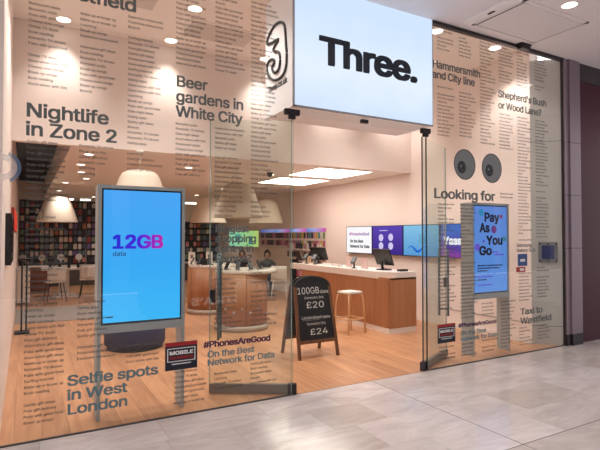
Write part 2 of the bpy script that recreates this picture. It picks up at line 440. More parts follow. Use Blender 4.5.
for k, x in enumerate((2.365, 3.28, 4.19)):
    c = thing('patch_fitting', ['dark patch clamp at the lower left corner of the lit sign', 'small dark clamp in the middle of the transom', 'dark patch clamp at the lower right corner of the sign'][k], 'clamp', (x, .006, 2.84))
    w = (.085, .045, .07)[k]
    obj('plate', boxes((-w, w, -.022, .022, -.01 + .02 * (k == 1), .05)), dark_metal, c, .004)
    if k != 1: obj('pivot', boxes((-.035, .035, -.02, .02, -.05, -.01)), dark_metal, c, .003)

# doors
def door(hx, ang, label, flip):
    L = .86
    t = thing('glass_door', label, 'door', (hx, .03, 0), ang)
    obj('pane', boxes((0, L, -.006, .006, .1, 2.79)), glass_door, t)
    obj('bottom_rail', boxes((0, L, -.022, .022, .008, .1)), mat('bronze_rail', (128, 122, 112), .4, .4), t, .003)
    obj('pivot_foot', boxes((-.03, .06, -.03, .03, .0, .105)), dark_metal, t, .004)
    obj('edge_strip', boxes((L - .004, L + .004, -.007, .007, .1, 2.79)), mat('glass_edge', (120, 150, 140), .2), t)
    if not flip: obj('edge_strip', boxes((-.004, .006, -.007, .007, .1, 2.79)), mat('glass_edge2', (40, 52, 50), .2), t)
    for s in (-1, 1):
        hd = obj('pull_handle', B(tube, [(L - .1, s * .06, .55), (L - .1, s * .06, 1.42)], .014, 10), mat('handle_steel', (96, 112, 116), .4, .2), t)
        bm = bmesh.new()
        for z in (.64, 1.33): tube(bm, [(L - .1, 0, z), (L - .1, s * .06, z)], .01, 8)
        obj('standoff', bm, MATS['handle_steel'], hd)
    obj('lock_box', boxes((L - .06, L - .004, -.016, .016, .92, 1.05)), dark_metal, t, .003)
    for i in range(8):
        bm = bmesh.new(); n = 16
        vs = [bm.verts.new((.1 + i * .085 + .014 * math.cos(2 * PI * k / n), -.0075 if not flip else .0075, .82 + (.035 if i % 2 else 0) + .014 * math.sin(2 * PI * k / n))) for k in range(n)]
        bm.faces.new(vs)
        obj('safety_dot', bm, mat('frosted_dot', (196, 190, 180), .7), t)
    return t
door(2.40, math.radians(149), 'open glass door folded back behind the left window', True)
door(4.155, math.radians(26), 'open glass door folded back behind the right window', False)

# ------------------------------------------------------------------ lit sign box
sg = thing('shop_sign', 'large pale blue lightbox sign over the entrance', 'sign', (0, 0, 0))
sx0, sx1, sz0, sz1 = 2.37, 4.285, 2.925, ZS
signlit = emit('sign_lit', [(0, (200, 220, 245)), (.5, (226, 238, 254)), (1, (206, 226, 250))], 1.0, 2, .35, 4)
obj('body', boxes((sx0, sx1, .0, .64, sz0, sz1)), mat('sign_body', (236, 236, 238), .5, var=.02), sg)
obj('face', boxes((sx0 + .012, sx1 - .004, -.02, 0, sz0 + .012, sz1)), signlit, sg)
obj('rim', boxes((sx0, sx1, -.024, 0, sz0 - .006, sz0 + .012), (sx0 - .004, sx0 + .012, -.024, 0, sz0 - .006, sz1), (sx1 - .004, sx1 + .004, -.024, 0, sz0 - .006, sz1)), mat('sign_rim', (168, 172, 178), .35, .6), sg)
lettering('letters', 'Three.', ink, sg, (2.672, -.021, 3.416), XR, ZU, width=1.355, height=.545, bold=.026, res=5, ext=.012, track=.95)
# outlined figure 3 and web address on the side return
P3 = [(0.59, 3.764), (0.513, 3.856), (0.388, 3.899), (0.268, 3.886), (0.175, 3.825), (0.147, 3.734), (0.129, 3.58), (0.116, 3.492), (0.138, 3.352), (0.243, 3.287), (0.411, 3.302), (0.552, 3.391), (0.589, 3.499), (0.537, 3.55), (0.436, 3.539), (0.401, 3.492), (0.461, 3.467), (0.441, 3.41), (0.372, 3.374), (0.29, 3.397), (0.267, 3.498), (0.305, 3.575), (0.431, 3.639), (0.363, 3.686), (0.305, 3.716), (0.437, 3.729)]
pts = []
n3 = len(P3)
for i in range(n3):
    p0, p1, p2, p3 = [Vector((sx0 - .006, *P3[(i + k) % n3])) for k in (-1, 0, 1, 2)]
    for k in range(4):
        t = k / 4
        pts.append(.5 * ((2 * p1) + (p2 - p0) * t + (2 * p0 - 5 * p1 + 4 * p2 - p3) * t * t + (3 * p1 - p0 - 3 * p2 + p3) * t ** 3))
obj('emblem', B(tube, pts, .016, 6, True), ink_black, sg)
lettering('web_address', 'Three.co.uk', ink_black, sg, (sx0 - .002, .57, 3.20), (0, -1, 0), ZU, width=.46, height=.115, bold=.035)

# ------------------------------------------------------------------ lettering on the glass
YG = -.002
words = ['Lunching', 'Surfing internet', 'Break up songs', 'Quirky gift ideas', 'Restaurant deals', 'Personalised presents', 'Expensive restaurants', 'Pubs with good food', 'Pubs with good beer', 'Romantic pubs', 'Brunch', 'Date night ideas', 'Dating apps', 'Free gift delivery', 'Alternative gift ideas', 'Cheap TV deals', 'Romantic TV shows', 'Cheesy love songs', 'Book reading', 'Good wines with fish', 'Make up or break up']
LINE, EM = .0455, .041
_line = {}
def line_mesh(w):
    if w not in _line:
        me = glyphs(w, 0, 1)
        _line[w] = ([v.co.copy() for v in me.vertices], [tuple(p.vertices) for p in me.polygons]); bpy.data.meshes.remove(me)
    return _line[w]
def column(parent, x, segs, seed, xmax=9):
    rng = random.Random(seed); vs = []; fs = []
    for za, zb in segs:
        z = za
        while z > zb:
            w = rng.choice(words)
            if rng.random() > .04:
                v, f = line_mesh(w)
                for dx, dy in ((-.018, 0), (.018, .0), (0, .02)):
                    n = len(vs); vs += [(x + (c.x + dx) * EM, YG - .0002 * (dx > 0) - .0004 * (dy > 0), z + (c.y + dy) * EM) for c in v]; fs += [tuple(i + n for i in q) for q in f]
            z -= LINE
    me = bpy.data.meshes.new('lettering_column'); me.from_pydata(vs, [], fs)
    return obj('lettering_column', me, vinyl, parent)
cols1 = [(.012, [(4.15, 2.74), (2.33, .14)]), (.385, [(4.15, 3.75), (3.42, 2.74), (2.33, 2.1), (1.05, .56)]),
         (.762, [(4.15, 3.75), (3.48, 2.15), (.66, .5)]), (1.175, [(4.15, 3.14), (2.6, 2.1), (.38, .08)]),
         (1.545, [(4.15, 3.14), (2.6, 1.78), (1.28, .7), (.36, .15)]), (1.91, [(4.15, 1.78), (1.28, .7), (.36, .15)])]
for k, (x, s) in enumerate(cols1): column(w1, x, s, 10 + k)
cols2 = [(4.38, [(4.12, 3.86), (3.42, 2.8), (1.98, .62), (.24, .08)]), (4.755, [(4.1, 3.84), (3.4, 2.8), (1.98, .55), (.24, .08)]),
         (5.137, [(4.12, 2.78), (.72, .55), (.25, .08)]), (5.503, [(4.12, 3.64), (3.22, 2.75), (2.2, 2.07), (.72, .1)]),
         (5.872, [(4.12, 3.64), (3.22, 1.52), (1.08, .7), (.34, .1)]), (6.256, [(4.12, 3.64), (3.22, 1.56), (1.15, .7), (.34, .14)])]
for k, (x, s) in enumerate(cols2): column(w2, x, s, 30 + k)
def head(parent, s, x, z, width, height, sp, m=vinyl_d, name='heading_lettering', bold=.02):
    return lettering(name, s, m, parent, (x, YG - .001, z), XR, ZU, width=width, height=height * 1.13, bold=bold, res=3, spacing=sp / 1.13, track=.96)
head(w1, 'Westfield', .10, 3.537, .725, .185, 1)
head(w1, 'Nightlife\nin Zone 2', .004, 2.535, .672, .182, .81)
head(w1, 'Beer\ngardens in\nWhite City', 1.174, 2.948, .653, .168, .81)
head(w1, 'Biggest\nshopping\ncentre in\nEurope?', 1.55, 1.637, .415, .118, .80)
head(w1, 'Selfie spots\nin West\nLondon', .316, .399, .718, .14, .82, vinyl_blue)
head(w1, '#PhonesAreGood', 1.44, .576, .68, .095, 1, vinyl_pur, 'slogan_lettering', .03)
head(w1, 'On the Best\nNetwork for Data', 1.48, .484, .685, .098, .78, vinyl_blue, 'slogan_lettering')
head(w2, 'Hammersmith\nand City line', 4.30, 3.655, .84, .158, .80)
head(w2, 'Shepherd\'s Bush\nor Wood Lane?', 5.487, 3.455, 1.025, .158, .95)
head(w2, 'Looking for', 4.318, 2.062, 1.09, .20, 1)
head(w2, '#PhonesAreGood', 4.71, .462, .70, .085, 1, vinyl_pur, 'slogan_lettering', .03)
head(w2, 'On the Best\nNetwork for Data', 4.75, .362, .68, .092, .80, vinyl_blue, 'slogan_lettering')
head(w2, 'Taxi to\nWestfield', 5.892, .528, .68, .142, .87)
head(w2, 'Samsung\nGalaxy S10', 5.833, 1.452, .395, .078, .9)
# printed eyes
def disc(x, z, r, y, n=40, sx=1.0):
    bm = bmesh.new(); bm.faces.new([bm.verts.new((x + r * sx * math.cos(2 * PI * k / n), y, z + r * math.sin(2 * PI * k / n))) for k in range(n)]); return bm
def ringm(x, z, r0, r1, y, a0=0, a1=2 * PI, n=48):
    bm = bmesh.new(); A = []; C_ = []
    for k in range(n + 1):
        t = a0 + (a1 - a0) * k / n
        A.append(bm.verts.new((x + r0 * math.cos(t), y, z + r0 * math.sin(t)))); C_.append(bm.verts.new((x + r1 * math.cos(t), y, z + r1 * math.sin(t))))
    for k in range(n): bm.faces.new((A[k], A[k + 1], C_[k + 1], C_[k]))
    return bm
eye_g = mat('eye_grey', (124, 128, 130), .5, var=.08, scale=8); eye_d = mat('eye_pupil', (34, 42, 52), .5); eye_e = mat('eye_edge', (58, 64, 70), .5)
for x, z, px, pz in ((4.845, 2.503, 4.79, 2.466), (5.348, 2.49, 5.298, 2.458)):
    e = obj('printed_eye', disc(x, z, .186, YG - .001), eye_g, w2)
    obj('rim', ringm(x, z, .182, .194, YG - .002), eye_e, e)
    obj('pupil', disc(px, pz, .078, YG - .003, sx=.95), eye_d, e)
    obj('iris_ring', ringm(px, pz, .04, .052, YG - .004), eye_e, e)
    obj('glint', disc(px - .015, pz + .012, .016, YG - .005), eye_g, e)
# award stickers
def award(parent, x0, x1, z0, z1):
    a = obj('award_sticker', boxes((x0, x1, YG - .003, YG, z0, z1)), navy_ink, parent)
    w, hh = x1 - x0, z1 - z0; y = YG - .0042
    def r(xa, xb, za, zb, m, nm='band'):
        bm = bmesh.new(); bm.faces.new([bm.verts.new((x0 + w * p, y, z0 + hh * q)) for p, q in ((xa, za), (xb, za), (xb, zb), (xa, zb))]); obj(nm, bm, m, a)
    r(0, 1, .86, 1, red_ink)
    for q in ((.06, .94, .76, .79), (.06, .94, .30, .33), (.06, .09, .30, .79), (.91, .94, .30, .79)): r(*q, white_ink, 'border')
    lettering('title', 'MOBILE', white_ink, a, (x0 + w * .5, y - .001, z0 + hh * .56), XR, ZU, width=w * .74, height=hh * .24, bold=.04, center=True)
    lettering('subtitle', 'CHOICE', red_ink, a, (x0 + w * .5, y - .001, z0 + hh * .40), XR, ZU, width=w * .74, height=hh * .17, bold=.04, center=True)
    r(.2, .8, .2, .235, white_ink, 'border')
award(w1, 1.094, 1.383, .41, .655)
award(w2, 4.362, 4.655, .3, .528)
# small print by the plate
s = obj('small_poster', boxes((5.852, 6.05, YG - .003, YG, 1.19, 1.355)), mat('poster_blue', (44, 78, 140), .5), w2)
obj('print_band', boxes((5.90, 6.0, YG - .0045, YG - .003, 1.25, 1.285)), white_ink, s)
s = obj('small_poster', boxes((5.82, 6.006, YG - .003, YG, 1.108, 1.178)), red_ink, w2)
obj('print_band', boxes((5.89, 5.98, YG - .0045, YG - .003, 1.125, 1.16)), white_ink, s)
# reflection of a bright ring, painted flat on the glass at the left edge
rg = obj('ring_reflection', ringm(-.15, 2.125, .055, .1, YG - .001, -PI / 2, PI / 2, n=40), veil('ring_white', (214, 218, 224), .45), w1)
obj('reflection_edge', ringm(-.15, 2.125, .1, .128, YG - .001, -1.1, 1.2), veil('ring_blue', (96, 130, 166), .6), rg)

# wall plate with navy window on the splayed panel
pc = Vector((XRW + .165, .31 - .15, 1.36))
rzp = math.atan2(.02 - .31, 6.9 - XRW)
pl = thing('wall_plate', 'square grey bolted plate with navy window right of the tall screen', 'wall box', pc, rzp)
obj('plate', boxes((-.13, .13, -.03, -.004, -.15, .15)), alu, pl, .004)
obj('window', boxes((-.085, .085, -.036, -.03, -.1, .1)), mat('navy_glass', (22, 44, 104), .5, var=.3, scale=12, spec=.1), pl)
for sx in (-1, 0, 1):
    for sz in (-1, 1): obj('bolt', B(tube, [(sx * .11, -.03, sz * .125), (sx * .11, -.04, sz * .125)], .012, 8), dark_metal, pl)

# ------------------------------------------------------------------ display stands in the window
def display_stand(x0, x1, label, mlit):
    yf = .2
    t = thing('display_stand', label, 'display screen', ((x0 + x1) / 2, yf, 0))
    w = (x1 - x0) / 2
    for s in (-1, 1):
        xa, xb = (-w, -w + .03) if s < 0 else (w - .03, w)
        obj('side_panel', boxes((xa, xb, 0, .2, 0, 2.05)), standgrey, t, .003)
    obj('head_rail', boxes((-w + .03, w - .03, 0, .2, 2.02, 2.05)), standgrey, t)
    obj('base_rail', boxes((-w + .03, w - .03, 0, .2, .75, .82)), standgrey, t)
    obj('housing', boxes((-w + .03, w - .03, .012, .12, .82, 2.02)), blackplastic, t)
    sc = obj('screen', boxes((-w + .045, w - .045, .004, .012, .84, 2.005)), mlit, t)
    return t, sc, w
blue_scr = emit('blue_screen', [(0, (64, 186, 252)), (.45, (58, 172, 250)), (1, (76, 168, 250))], 1.0)
st1, sc1, w_ = display_stand(.56, 1.325, 'tall portrait display screen glowing blue with 12GB on it', blue_scr)
grad = emit('blue_magenta', [(0, (22, 36, 214)), (.5, (70, 40, 220)), (1, (190, 44, 170))], 1.0, 0)
lettering('screen_title', '12GB', grad, sc1, (-.262, .002, 1.492), XR, ZU, width=.44, height=.225, bold=.03, res=5, track=.95)
lettering('screen_caption', 'data', emit('slate_text', [(0, (26, 66, 120)), (1, (26, 66, 120))]), sc1, (-.26, .002, 1.425), XR, ZU, width=.11, height=.075, bold=.01)
obj('small_print', boxes((-.31, -.26, .002, .0035, .885, .892)), MATS['slate_text'], sc1)
pay_scr = emit('periwinkle_screen', [(0, (92, 150, 232)), (1, (98, 142, 226))], .85)
st2, sc2, w_ = display_stand(5.205, 5.945, 'tall portrait display screen reading Pay As You Go', pay_scr)
pk = emit('screen_ink', [(0, (20, 24, 44)), (1, (20, 24, 44))])
for s, x, z, wd in (('Pay', -.13, 1.80, .30), ('As', -.23, 1.655, .20), ('You', -.10, 1.485, .33), ('Go', -.24, 1.345, .25)):
    lettering('screen_title', s, pk, sc2, (x, .002, z), XR, ZU, width=wd, height=.225, bold=.035, res=4)
for x, z, r, c in ((-.19, 1.92, .05, (40, 130, 180)), (.21, 1.87, .028, (130, 60, 90)), (.06, 1.69, .055, (100, 50, 120)), (.27, 1.56, .038, (60, 120, 140)), (-.27, 1.45, .05, (100, 80, 190)), (-.15, 1.53, .02, (80, 70, 190))):
    obj('screen_blob', disc(x, z, r, .0035, 20), emit('blob%d%d' % (int(x * 100), int(z * 100)), [(0, c), (1, c)]), sc2)
pur = emit('screen_purple', [(0, (84, 60, 190)), (1, (84, 60, 190))])
for k, (x, z, wd, m_) in enumerate(((.02, 1.37, .12, pur), (.06, 1.335, .2, pur), (-.27, 1.19, .5, pk), (-.27, 1.155, .44, pk), (-.27, 1.12, .2, pk), (-.27, 1.04, .3, pur), (-.27, 1.0, .17, pk), (-.27, .93, .28, pur))):
    bm = bmesh.new(); x_ = x; rb = random.Random(k)
    while x_ < x + wd:
        q = rb.uniform(.02, .06); box(bm, x_, min(x_ + q, x + wd), .002, .0035, z, z + .018); x_ += q + .012
    tag(obj('small_print', bm, m_, sc2), kind='stuff')

# ------------------------------------------------------------------ screens along the right wall (facing -X)
XS = XRW - .07
def wall_screen(y0, y1, label, m):
    t = thing('wall_screen', label, 'screen', (XS, (y0 + y1) / 2, 1.515))
    w = abs(y1 - y0) / 2
    obj('housing', boxes((.002, .07, -w + .002, w - .002, -.297, .297)), blackplastic, t)
    obj('bezel', boxes((-.004, .002, -w, w, -.3, -.288), (-.004, .002, -w, w, .288, .3), (-.004, .002, -w, -w + .012, -.3, .3), (-.004, .002, w - .012, w, -.3, .3)), blackplastic, t)
    s = obj('display', boxes((-.002, .002, -w + .012, w - .012, -.288, .288)), m, t)
    return s, w
LY = (0, -1, 0)
s1, w = wall_screen(4.045, 5.0, 'wall screen with white slide, at the far end of the row', emit('slide_white', [(0, (246, 244, 246)), (1, (246, 244, 246))]))
lettering('slide_text', '#PhonesAreGood', emit('slide_purple', [(0, (110, 40, 150)), (1, (180, 60, 150))], 1, 1), s1, (-.004, .36, .1), LY, ZU, width=.74, height=.12, bold=.02)
lettering('slide_text', 'On the Best', pk, s1, (-.004, .33, -.06), LY, ZU, width=.5, height=.12, bold=.03)
lettering('slide_text', 'Network for Data', pk, s1, (-.004, .33, -.175), LY, ZU, width=.72, height=.12, bold=.03)
s2, w = wall_screen(3.06, 4.035, 'wall screen with violet slide of four round icons', emit('slide_violet', [(0, (60, 44, 130)), (1, (92, 68, 172))], 1))
for yy, zz in ((.19, .05), (.19, -.12), (-.12, .06), (-.12, -.12)):
    bm = bmesh.new(); n = 20; bm.faces.new([bm.verts.new((-.004, yy + .075 * math.cos(2 * PI * k / n), zz + .075 * math.sin(2 * PI * k / n))) for k in range(n)])
    obj('slide_icon', bm, emit('icon%d%d' % (yy * 100, zz * 100), [(0, (206, 196, 234)), (1, (206, 196, 234))]), s2)
obj('slide_rule', boxes((-.005, -.003, -.02, .24, .19, .205)), MATS['icon19-12'] if 'icon19-12' in MATS else white_ink, s2)
s3, w = wall_screen(2.08, 3.05, 'wall screen with pale blue slide and swirl', emit('slide_blue', [(0, (88, 150, 206)), (1, (132, 190, 224))], 1, 2))
tubep = [(-.004, .35 - .5 * k / 12, -.16 + .05 * math.sin(k * .7)) for k in range(13)]
obj('slide_swirl', B(tube, tubep, [.003 + .022 * math.sin(PI * k / 12) for k in range(13)], 6), emit('swirl', [(0, (30, 92, 190)), (1, (50, 120, 210))]), s3)
obj('slide_patch', boxes((-.005, -.002, -.18, .05, -.06, .12)), emit('patch', [(0, (100, 158, 196)), (1, (110, 170, 204))]), s3)
s4, w = wall_screen(1.1, 2.07, 'wall screen with violet and pink slide, nearest the window', emit('slide_pink', [(0, (170, 70, 170)), (.4, (90, 60, 150)), (1, (70, 110, 190))], 1, 2, .3))
lettering('slide_text', 'Yass', emit('slide_w', [(0, (240, 240, 244)), (1, (240, 240, 244))]), s4, (-.004, .40, -.06), LY, ZU, width=.42, height=.25, bold=.04)

# ------------------------------------------------------------------ service counter
ct = thing('service_counter', 'long wooden service counter with white top along the right wall', 'counter', (5.22, 1.93, 0))
obj('body', boxes((0, .56, 0, 2.88, .085, .88)), wood_counter, ct)
obj('end_panel', boxes((0, .57, -.02, .0, .085, .905)), wood_counter, ct)
for k in range(3): obj('front_panel', boxes((-.014, 0, .0 + k * .96, .955 + k * .96, .09, .878)), wood_counter, ct)
obj('plinth', boxes((-.012, .565, -.016, 2.88, 0, .085)), white_lam, ct)
bm = bmesh.new(); prism(bm, [(-.02, .3), (.18, .02), (.62, .02), (.62, 3.4), (-.02, 3.4)], .88, 1.0)
obj('worktop', bm, white_lam, ct, .006)
obj('end_cap', boxes((0, .57, -.02, .3, .88, .905)), wood_counter, ct)

# items on the counter (worktop at z = 1.0)
def pos_terminal(x, y, rz, label, sc=1.0):
    t = thing('till_terminal', label, 'till', (x, y, 1.0), rz)
    obj('foot', boxes((-.09 * sc, .09 * sc, -.08 * sc, .08 * sc, 0, .02)), blackplastic, t, .004)
    obj('neck', B(tube, [(0, .03, .02), (0, .05, .14 * sc)], .025, 8), blackplastic, t)
    bm = boxes((-.19 * sc, .19 * sc, -.012, .012, -.13 * sc, .13 * sc))
    bmesh.ops.rotate(bm, cent=(0, 0, 0), matrix=Matrix.Rotation(math.radians(-22), 3, 'X'), verts=bm.verts); bmesh.ops.translate(bm, vec=(0, .02, .2 * sc), verts=bm.verts)
    s = obj('monitor', bm, blackplastic, t)
    bm = boxes((-.17 * sc, .17 * sc, -.015, -.012, -.11 * sc, .11 * sc))
    bmesh.ops.rotate(bm, cent=(0, 0, 0), matrix=Matrix.Rotation(math.radians(-22), 3, 'X'), verts=bm.verts); bmesh.ops.translate(bm, vec=(0, .02, .2 * sc), verts=bm.verts)
    obj('glass', bm, mat('screen_off', (16, 22, 34), .1), s)
    return t
pos_terminal(5.56, 2.48, math.radians(92), 'black till monitor at the window end of the counter', 1.15)
pos_terminal(5.62, 4.75, math.radians(110), 'black till monitor halfway along the counter', 1.1)
pos_terminal(5.34, 5.16, math.radians(80), 'small black till screen toward the far end of the counter', .8)
def leaflet(x, y, label):
    t = thing('leaflet_holder', label, 'leaflet holder', (x, y, 1.0), math.radians(-70))
    obj('stand', boxes((-.07, .07, -.03, .05, 0, .012)), white_plas, t)
    for k in range(2): obj('leaflet', boxes((-.062, .062, .0 + k * .02, .008 + k * .02, .012, .2 - .02 * k)), mat('leaflet_pink', (226, 196, 190), .6, var=.2, scale=25), t)
leaflet(5.4, 2.85, 'pinkish leaflets in a holder next to the end till')
leaflet(5.52, 3.5, 'leaflets in a holder in the middle of the counter')
def card_reader(x, y, label):
    t = thing('card_reader', label, 'card reader', (x, y, 1.0), math.radians(-60))
    obj('arm', B(tube, [(0, 0, 0), (0, 0, .09), (0, -.03, .13)], .018, 8), blackplastic, t)
    obj('foot', B(lathe, [(.05, 0), (.05, .012)], 16), blackplastic, t)
    bm = boxes((-.04, .04, -.02, .02, -.07, .07)); bmesh.ops.rotate(bm, cent=(0, 0, 0), matrix=Matrix.Rotation(math.radians(-50), 3, 'X'), verts=bm.verts); bmesh.ops.translate(bm, vec=(0, -.03, .15), verts=bm.verts)
    k = obj('keypad', bm, blackplastic, t)
card_reader(5.36, 3.1, 'black card reader on a stalk near the end till')
card_reader(5.36, 4.5, 'black card reader on a stalk beside the middle till')
card_reader(5.36, 4.86, 'black card reader on a stalk toward the far end')
t = thing('phone_tray', 'low black tray lying on the wooden end of the counter', 'tray', (5.62, 2.02, .907 + .1 * 0), math.radians(0))
t.location = (5.62, 2.06, 1.0)
obj('base', boxes((-.09, .09, -.04, .04, 0, .01)), blackplastic, t); obj('rim', boxes((-.09, -.08, -.04, .04, .01, .035), (.08, .09, -.04, .04, .01, .035), (-.09, .09, .03, .04, .01, .035), (-.09, .09, -.04, -.03, .01, .035)), blackplastic, t)
for k in range(5):
    p = thing('phone_box', 'small white phone box on the counter', 'box', (5.45 + .04 * (k % 2), 3.72 + k * .13, 1.0), .2 * k, 'white phone boxes on the counter')
    obj('carton', boxes((-.04, .04, -.05, .05, 0, .05)), white_plas, p, .003); obj('lid_print', boxes((-.025, .025, -.03, .03, .0502, .052)), mat('lid_ink', (120, 90, 96), .6), p)
for k in range(9):
    p = thing('phone_case_pack', 'small %s carton standing on the far end of the counter' % ('tan', 'white', 'brown')[k % 3], 'pack', (5.56 + .1 * (k % 3), 5.0 + .12 * (k // 3), 1.0), .1 * k, 'cartons on the far end of the counter')
    obj('carton', boxes((-.035, .035, -.03, .03, 0, .14)), mat('carton%d' % (k % 3), ((206, 170, 140), (220, 212, 206), (168, 116, 70))[k % 3], .5), p, .003)
    obj('front_print', boxes((-.02, .02, -.0315, -.0302, .03, .11)), mat('cartonink%d' % (k % 2), ((60, 30, 30), (40, 40, 46))[k % 2], .5), p)

# ------------------------------------------------------------------ stool
s = thing('bar_stool', 'pale wooden stool with white square seat in front of the counter', 'stool', (4.74, 2.36, 0), math.radians(8))
obj('seat', boxes((-.16, .16, -.15, .15, .645, .685)), white_plas, s, .014)
for sx in (-1, 1):
    for sy in (-1, 1):
        obj('leg', B(tube, [(sx * .19, sy * .17, 0), (sx * .165, sy * .15, .5), (sx * .15, sy * .135, .62), (sx * .11, sy * .1, .647)], .014, 8), wood_pale, s)
obj('footrest', boxes((-.175, .175, -.165, -.145, .22, .245), (-.175, .175, .145, .165, .22, .245), (-.185, -.165, -.16, .16, .22, .245), (.165, .185, -.16, .16, .22, .245)), wood_pale, s)

# ------------------------------------------------------------------ A-board
ab = thing('chalkboard_sign', 'folding chalkboard sign with handwritten prices in the doorway', 'chalkboard', (3.40, 1.4, 0))
def board(front):
    sgn = -1 if front else 1
    yb, yt = sgn * .24, sgn * .03; H = 1.12; K = .95
    def T(u, v, d=0):  # u across, v along board height
        y = yb + (yt - yb) * v / H
        return (u, y + sgn * d, v * K)
    def slab(pts, d0, d1, m, nm, par):
        bm = bmesh.new(); a = [bm.verts.new(T(u, v, d0)) for u, v in pts]; b_ = [bm.verts.new(T(u, v, d1)) for u, v in pts]
        bm.faces.new(a); bm.faces.new(b_[::-1]); n = len(pts)
        for i in range(n): bm.faces.new((a[i], a[(i + 1) % n], b_[(i + 1) % n], b_[i]))
        return obj(nm, bm, m, par)
    arch = [(.265 * math.cos(PI * k / 14) if True else 0, .965 + .135 * math.sin(PI * k / 14)) for k in range(15)]
    pn = slab([(-.285, .22), (.285, .22)] + arch, -.004, .008, chalk, 'blackboard', ab)
    for q in (-1, 1): slab([(q * .315, 0), (q * .275, 0), (q * .245, .97), (q * .285, .97)], -.012, .016, wood_frame, 'leg', ab)
    slab([(-.28, .2), (.28, .2), (.28, .245), (-.28, .245)], -.01, .014, wood_frame, 'crossbar', ab)
    arc = [(.285 * math.cos(PI * k / 14), .965 + .15 * math.sin(PI * k / 14)) for k in range(15)] + [(.262 * math.cos(PI * k / 14), .965 + .128 * math.sin(PI * k / 14)) for k in range(14, -1, -1)]
    slab(arc, -.008, .012, mat('board_edge', (40, 38, 38), .6), 'top_rail', ab)
    return pn, T
pn, T = board(True)
upv = (Vector(T(0, 1)) - Vector(T(0, 0))).normalized()
for txt, u, v, wd, ht in (('100GB', -.235, .87, .33, .17), ('data', .11, .87, .13, .09), ('Connection Only', -.14, .80, .3, .06), ('£20', -.12, .675, .27, .16), ('Unlimited', -.21, .525, .3, .075), ('data', .11, .525, .12, .07), ('Connection Only', -.14, .445, .29, .065), ('£24', -.1, .315, .27, .15)):
    p = Vector(T(u, v, .0095))
    lettering('chalk_text', txt, chalk_w, ab, p, XR, upv, width=wd, height=ht, bold=-.004, res=3)
lettering('chalk_text', '_', chalk_w, ab, Vector(T(-.2, .512, .0095)), XR, upv, width=.26, height=.03, bold=0)
board(False)
obj('hinge', boxes((-.2, -.16, -.035, .035, .9, .92), (.16, .2, -.035, .035, .9, .92)), grey_metal, ab)

# ------------------------------------------------------------------ drum tables
def drum(x, y, h, label, topr=.5, r=.445):
    t = thing('drum_table', label, 'table', (x, y, 0))
    obj('drum', B(lathe, [(r, .1), (r, h - .06)], 48), wood_counter, t)
    for k in range(6):
        a = 2 * PI * k / 6 + .3
        obj('seam', boxes((r - .002, r + .003, -.003, .003, .1, h - .06)), mat('seam_dark', (110, 66, 40), .6), t).rotation_euler = (0, 0, a)
    obj('plinth', B(lathe, [(r + .015, 0), (r + .015, .1)], 48), mat('plinth_grey', (176, 160, 146), .5), t)
    obj('top', B(lathe, [(topr - .01, h - .06), (topr, h - .05), (topr, h - .01), (topr - .01, h)], 48, (.1, .06, 0)), white_lam, t)
    return t
drum(3.32, 3.6, 1.02, 'round wooden drum table with white top, nearer one', .54)
drum(3.42, 5.62, 1.0, 'round wooden drum table with white top, farther one', .5)
ot = thing('ottoman', 'low round navy ottoman behind the tall blue screen', 'ottoman', (1.42, 3.02, 0))
obj('base', B(lathe, [(.38, 0), (.38, .05)], 40), black_m, ot)
obj('cushion', B(lathe, [(.40, .05), (.42, .09), (.42, .40), (.40, .44), (.36, .46)], 40), navy, ot)
obj('piping', B(tube, [(.415 * math.cos(2 * PI * k / 40), .415 * math.sin(2 * PI * k / 40), .42) for k in range(40)], .008, 6, True), black_m, ot)
# phones and cards on drum tables
def phone(x, y, z, rz, label, group=None):
    t = thing('display_phone', label, 'phone', (x, y, z), rz, group)
    obj('plinth', boxes((-.035, .035, -.03, .03, 0, .02)), white_plas, t, .003)
    bm = boxes((-.036, .036, -.005, .005, -.075, .075)); bmesh.ops.rotate(bm, cent=(0, 0, 0), matrix=Matrix.Rotation(math.radians(-30), 3, 'X'), verts=bm.verts); bmesh.ops.translate(bm, vec=(0, 0, .085), verts=bm.verts)
    obj('handset', bm, blackplastic, t)
for k in range(7):
    a = PI * .95 + k * PI * 1.1 / 6
    phone(3.32 + .36 * math.cos(a), 3.6 + .36 * math.sin(a), 1.02, a + PI / 2, 'black display phone on the nearer drum table', 'phones on the nearer drum table')
for k in range(5):
    a = PI * 1.0 + k * PI / 5
    phone(3.42 + .36 * math.cos(a), 5.62 + .36 * math.sin(a), 1.0, a + PI / 2, 'black display phone on the farther drum table', 'phones on the farther drum table')
for k, (x, y, z) in enumerate(((3.1, 5.8, 1.0), (3.5, 5.85, 1.0))):
    t = thing('price_card', ['tall white price card on the left of the farther drum table', 'tall white price card on the right of the farther drum table'][k], 'card', (x, y, z), math.radians(-20))
    obj('card', boxes((-.07, .07, -.004, .004, .01, .26)), white_lam, t); obj('foot', boxes((-.08, .08, -.03, .03, 0, .012)), white_plas, t)
    obj('print', boxes((-.03, .03, -.0055, -.0042, .13, .2)), mat('print_grey', (120, 110, 110), .6), t)
t = thing('laptop', 'thin dark laptop on the left of the farther drum table', 'laptop', (3.3, 5.5, 1.0), .4)
obj('base', boxes((-.14, .14, -.1, .1, 0, .016)), blackplastic, t, .003); obj('lid', boxes((-.14, .14, .095, .105, .016, .12)), blackplastic, t); obj('keys', boxes((-.12, .12, -.06, .06, .016, .018)), dark_metal, t)

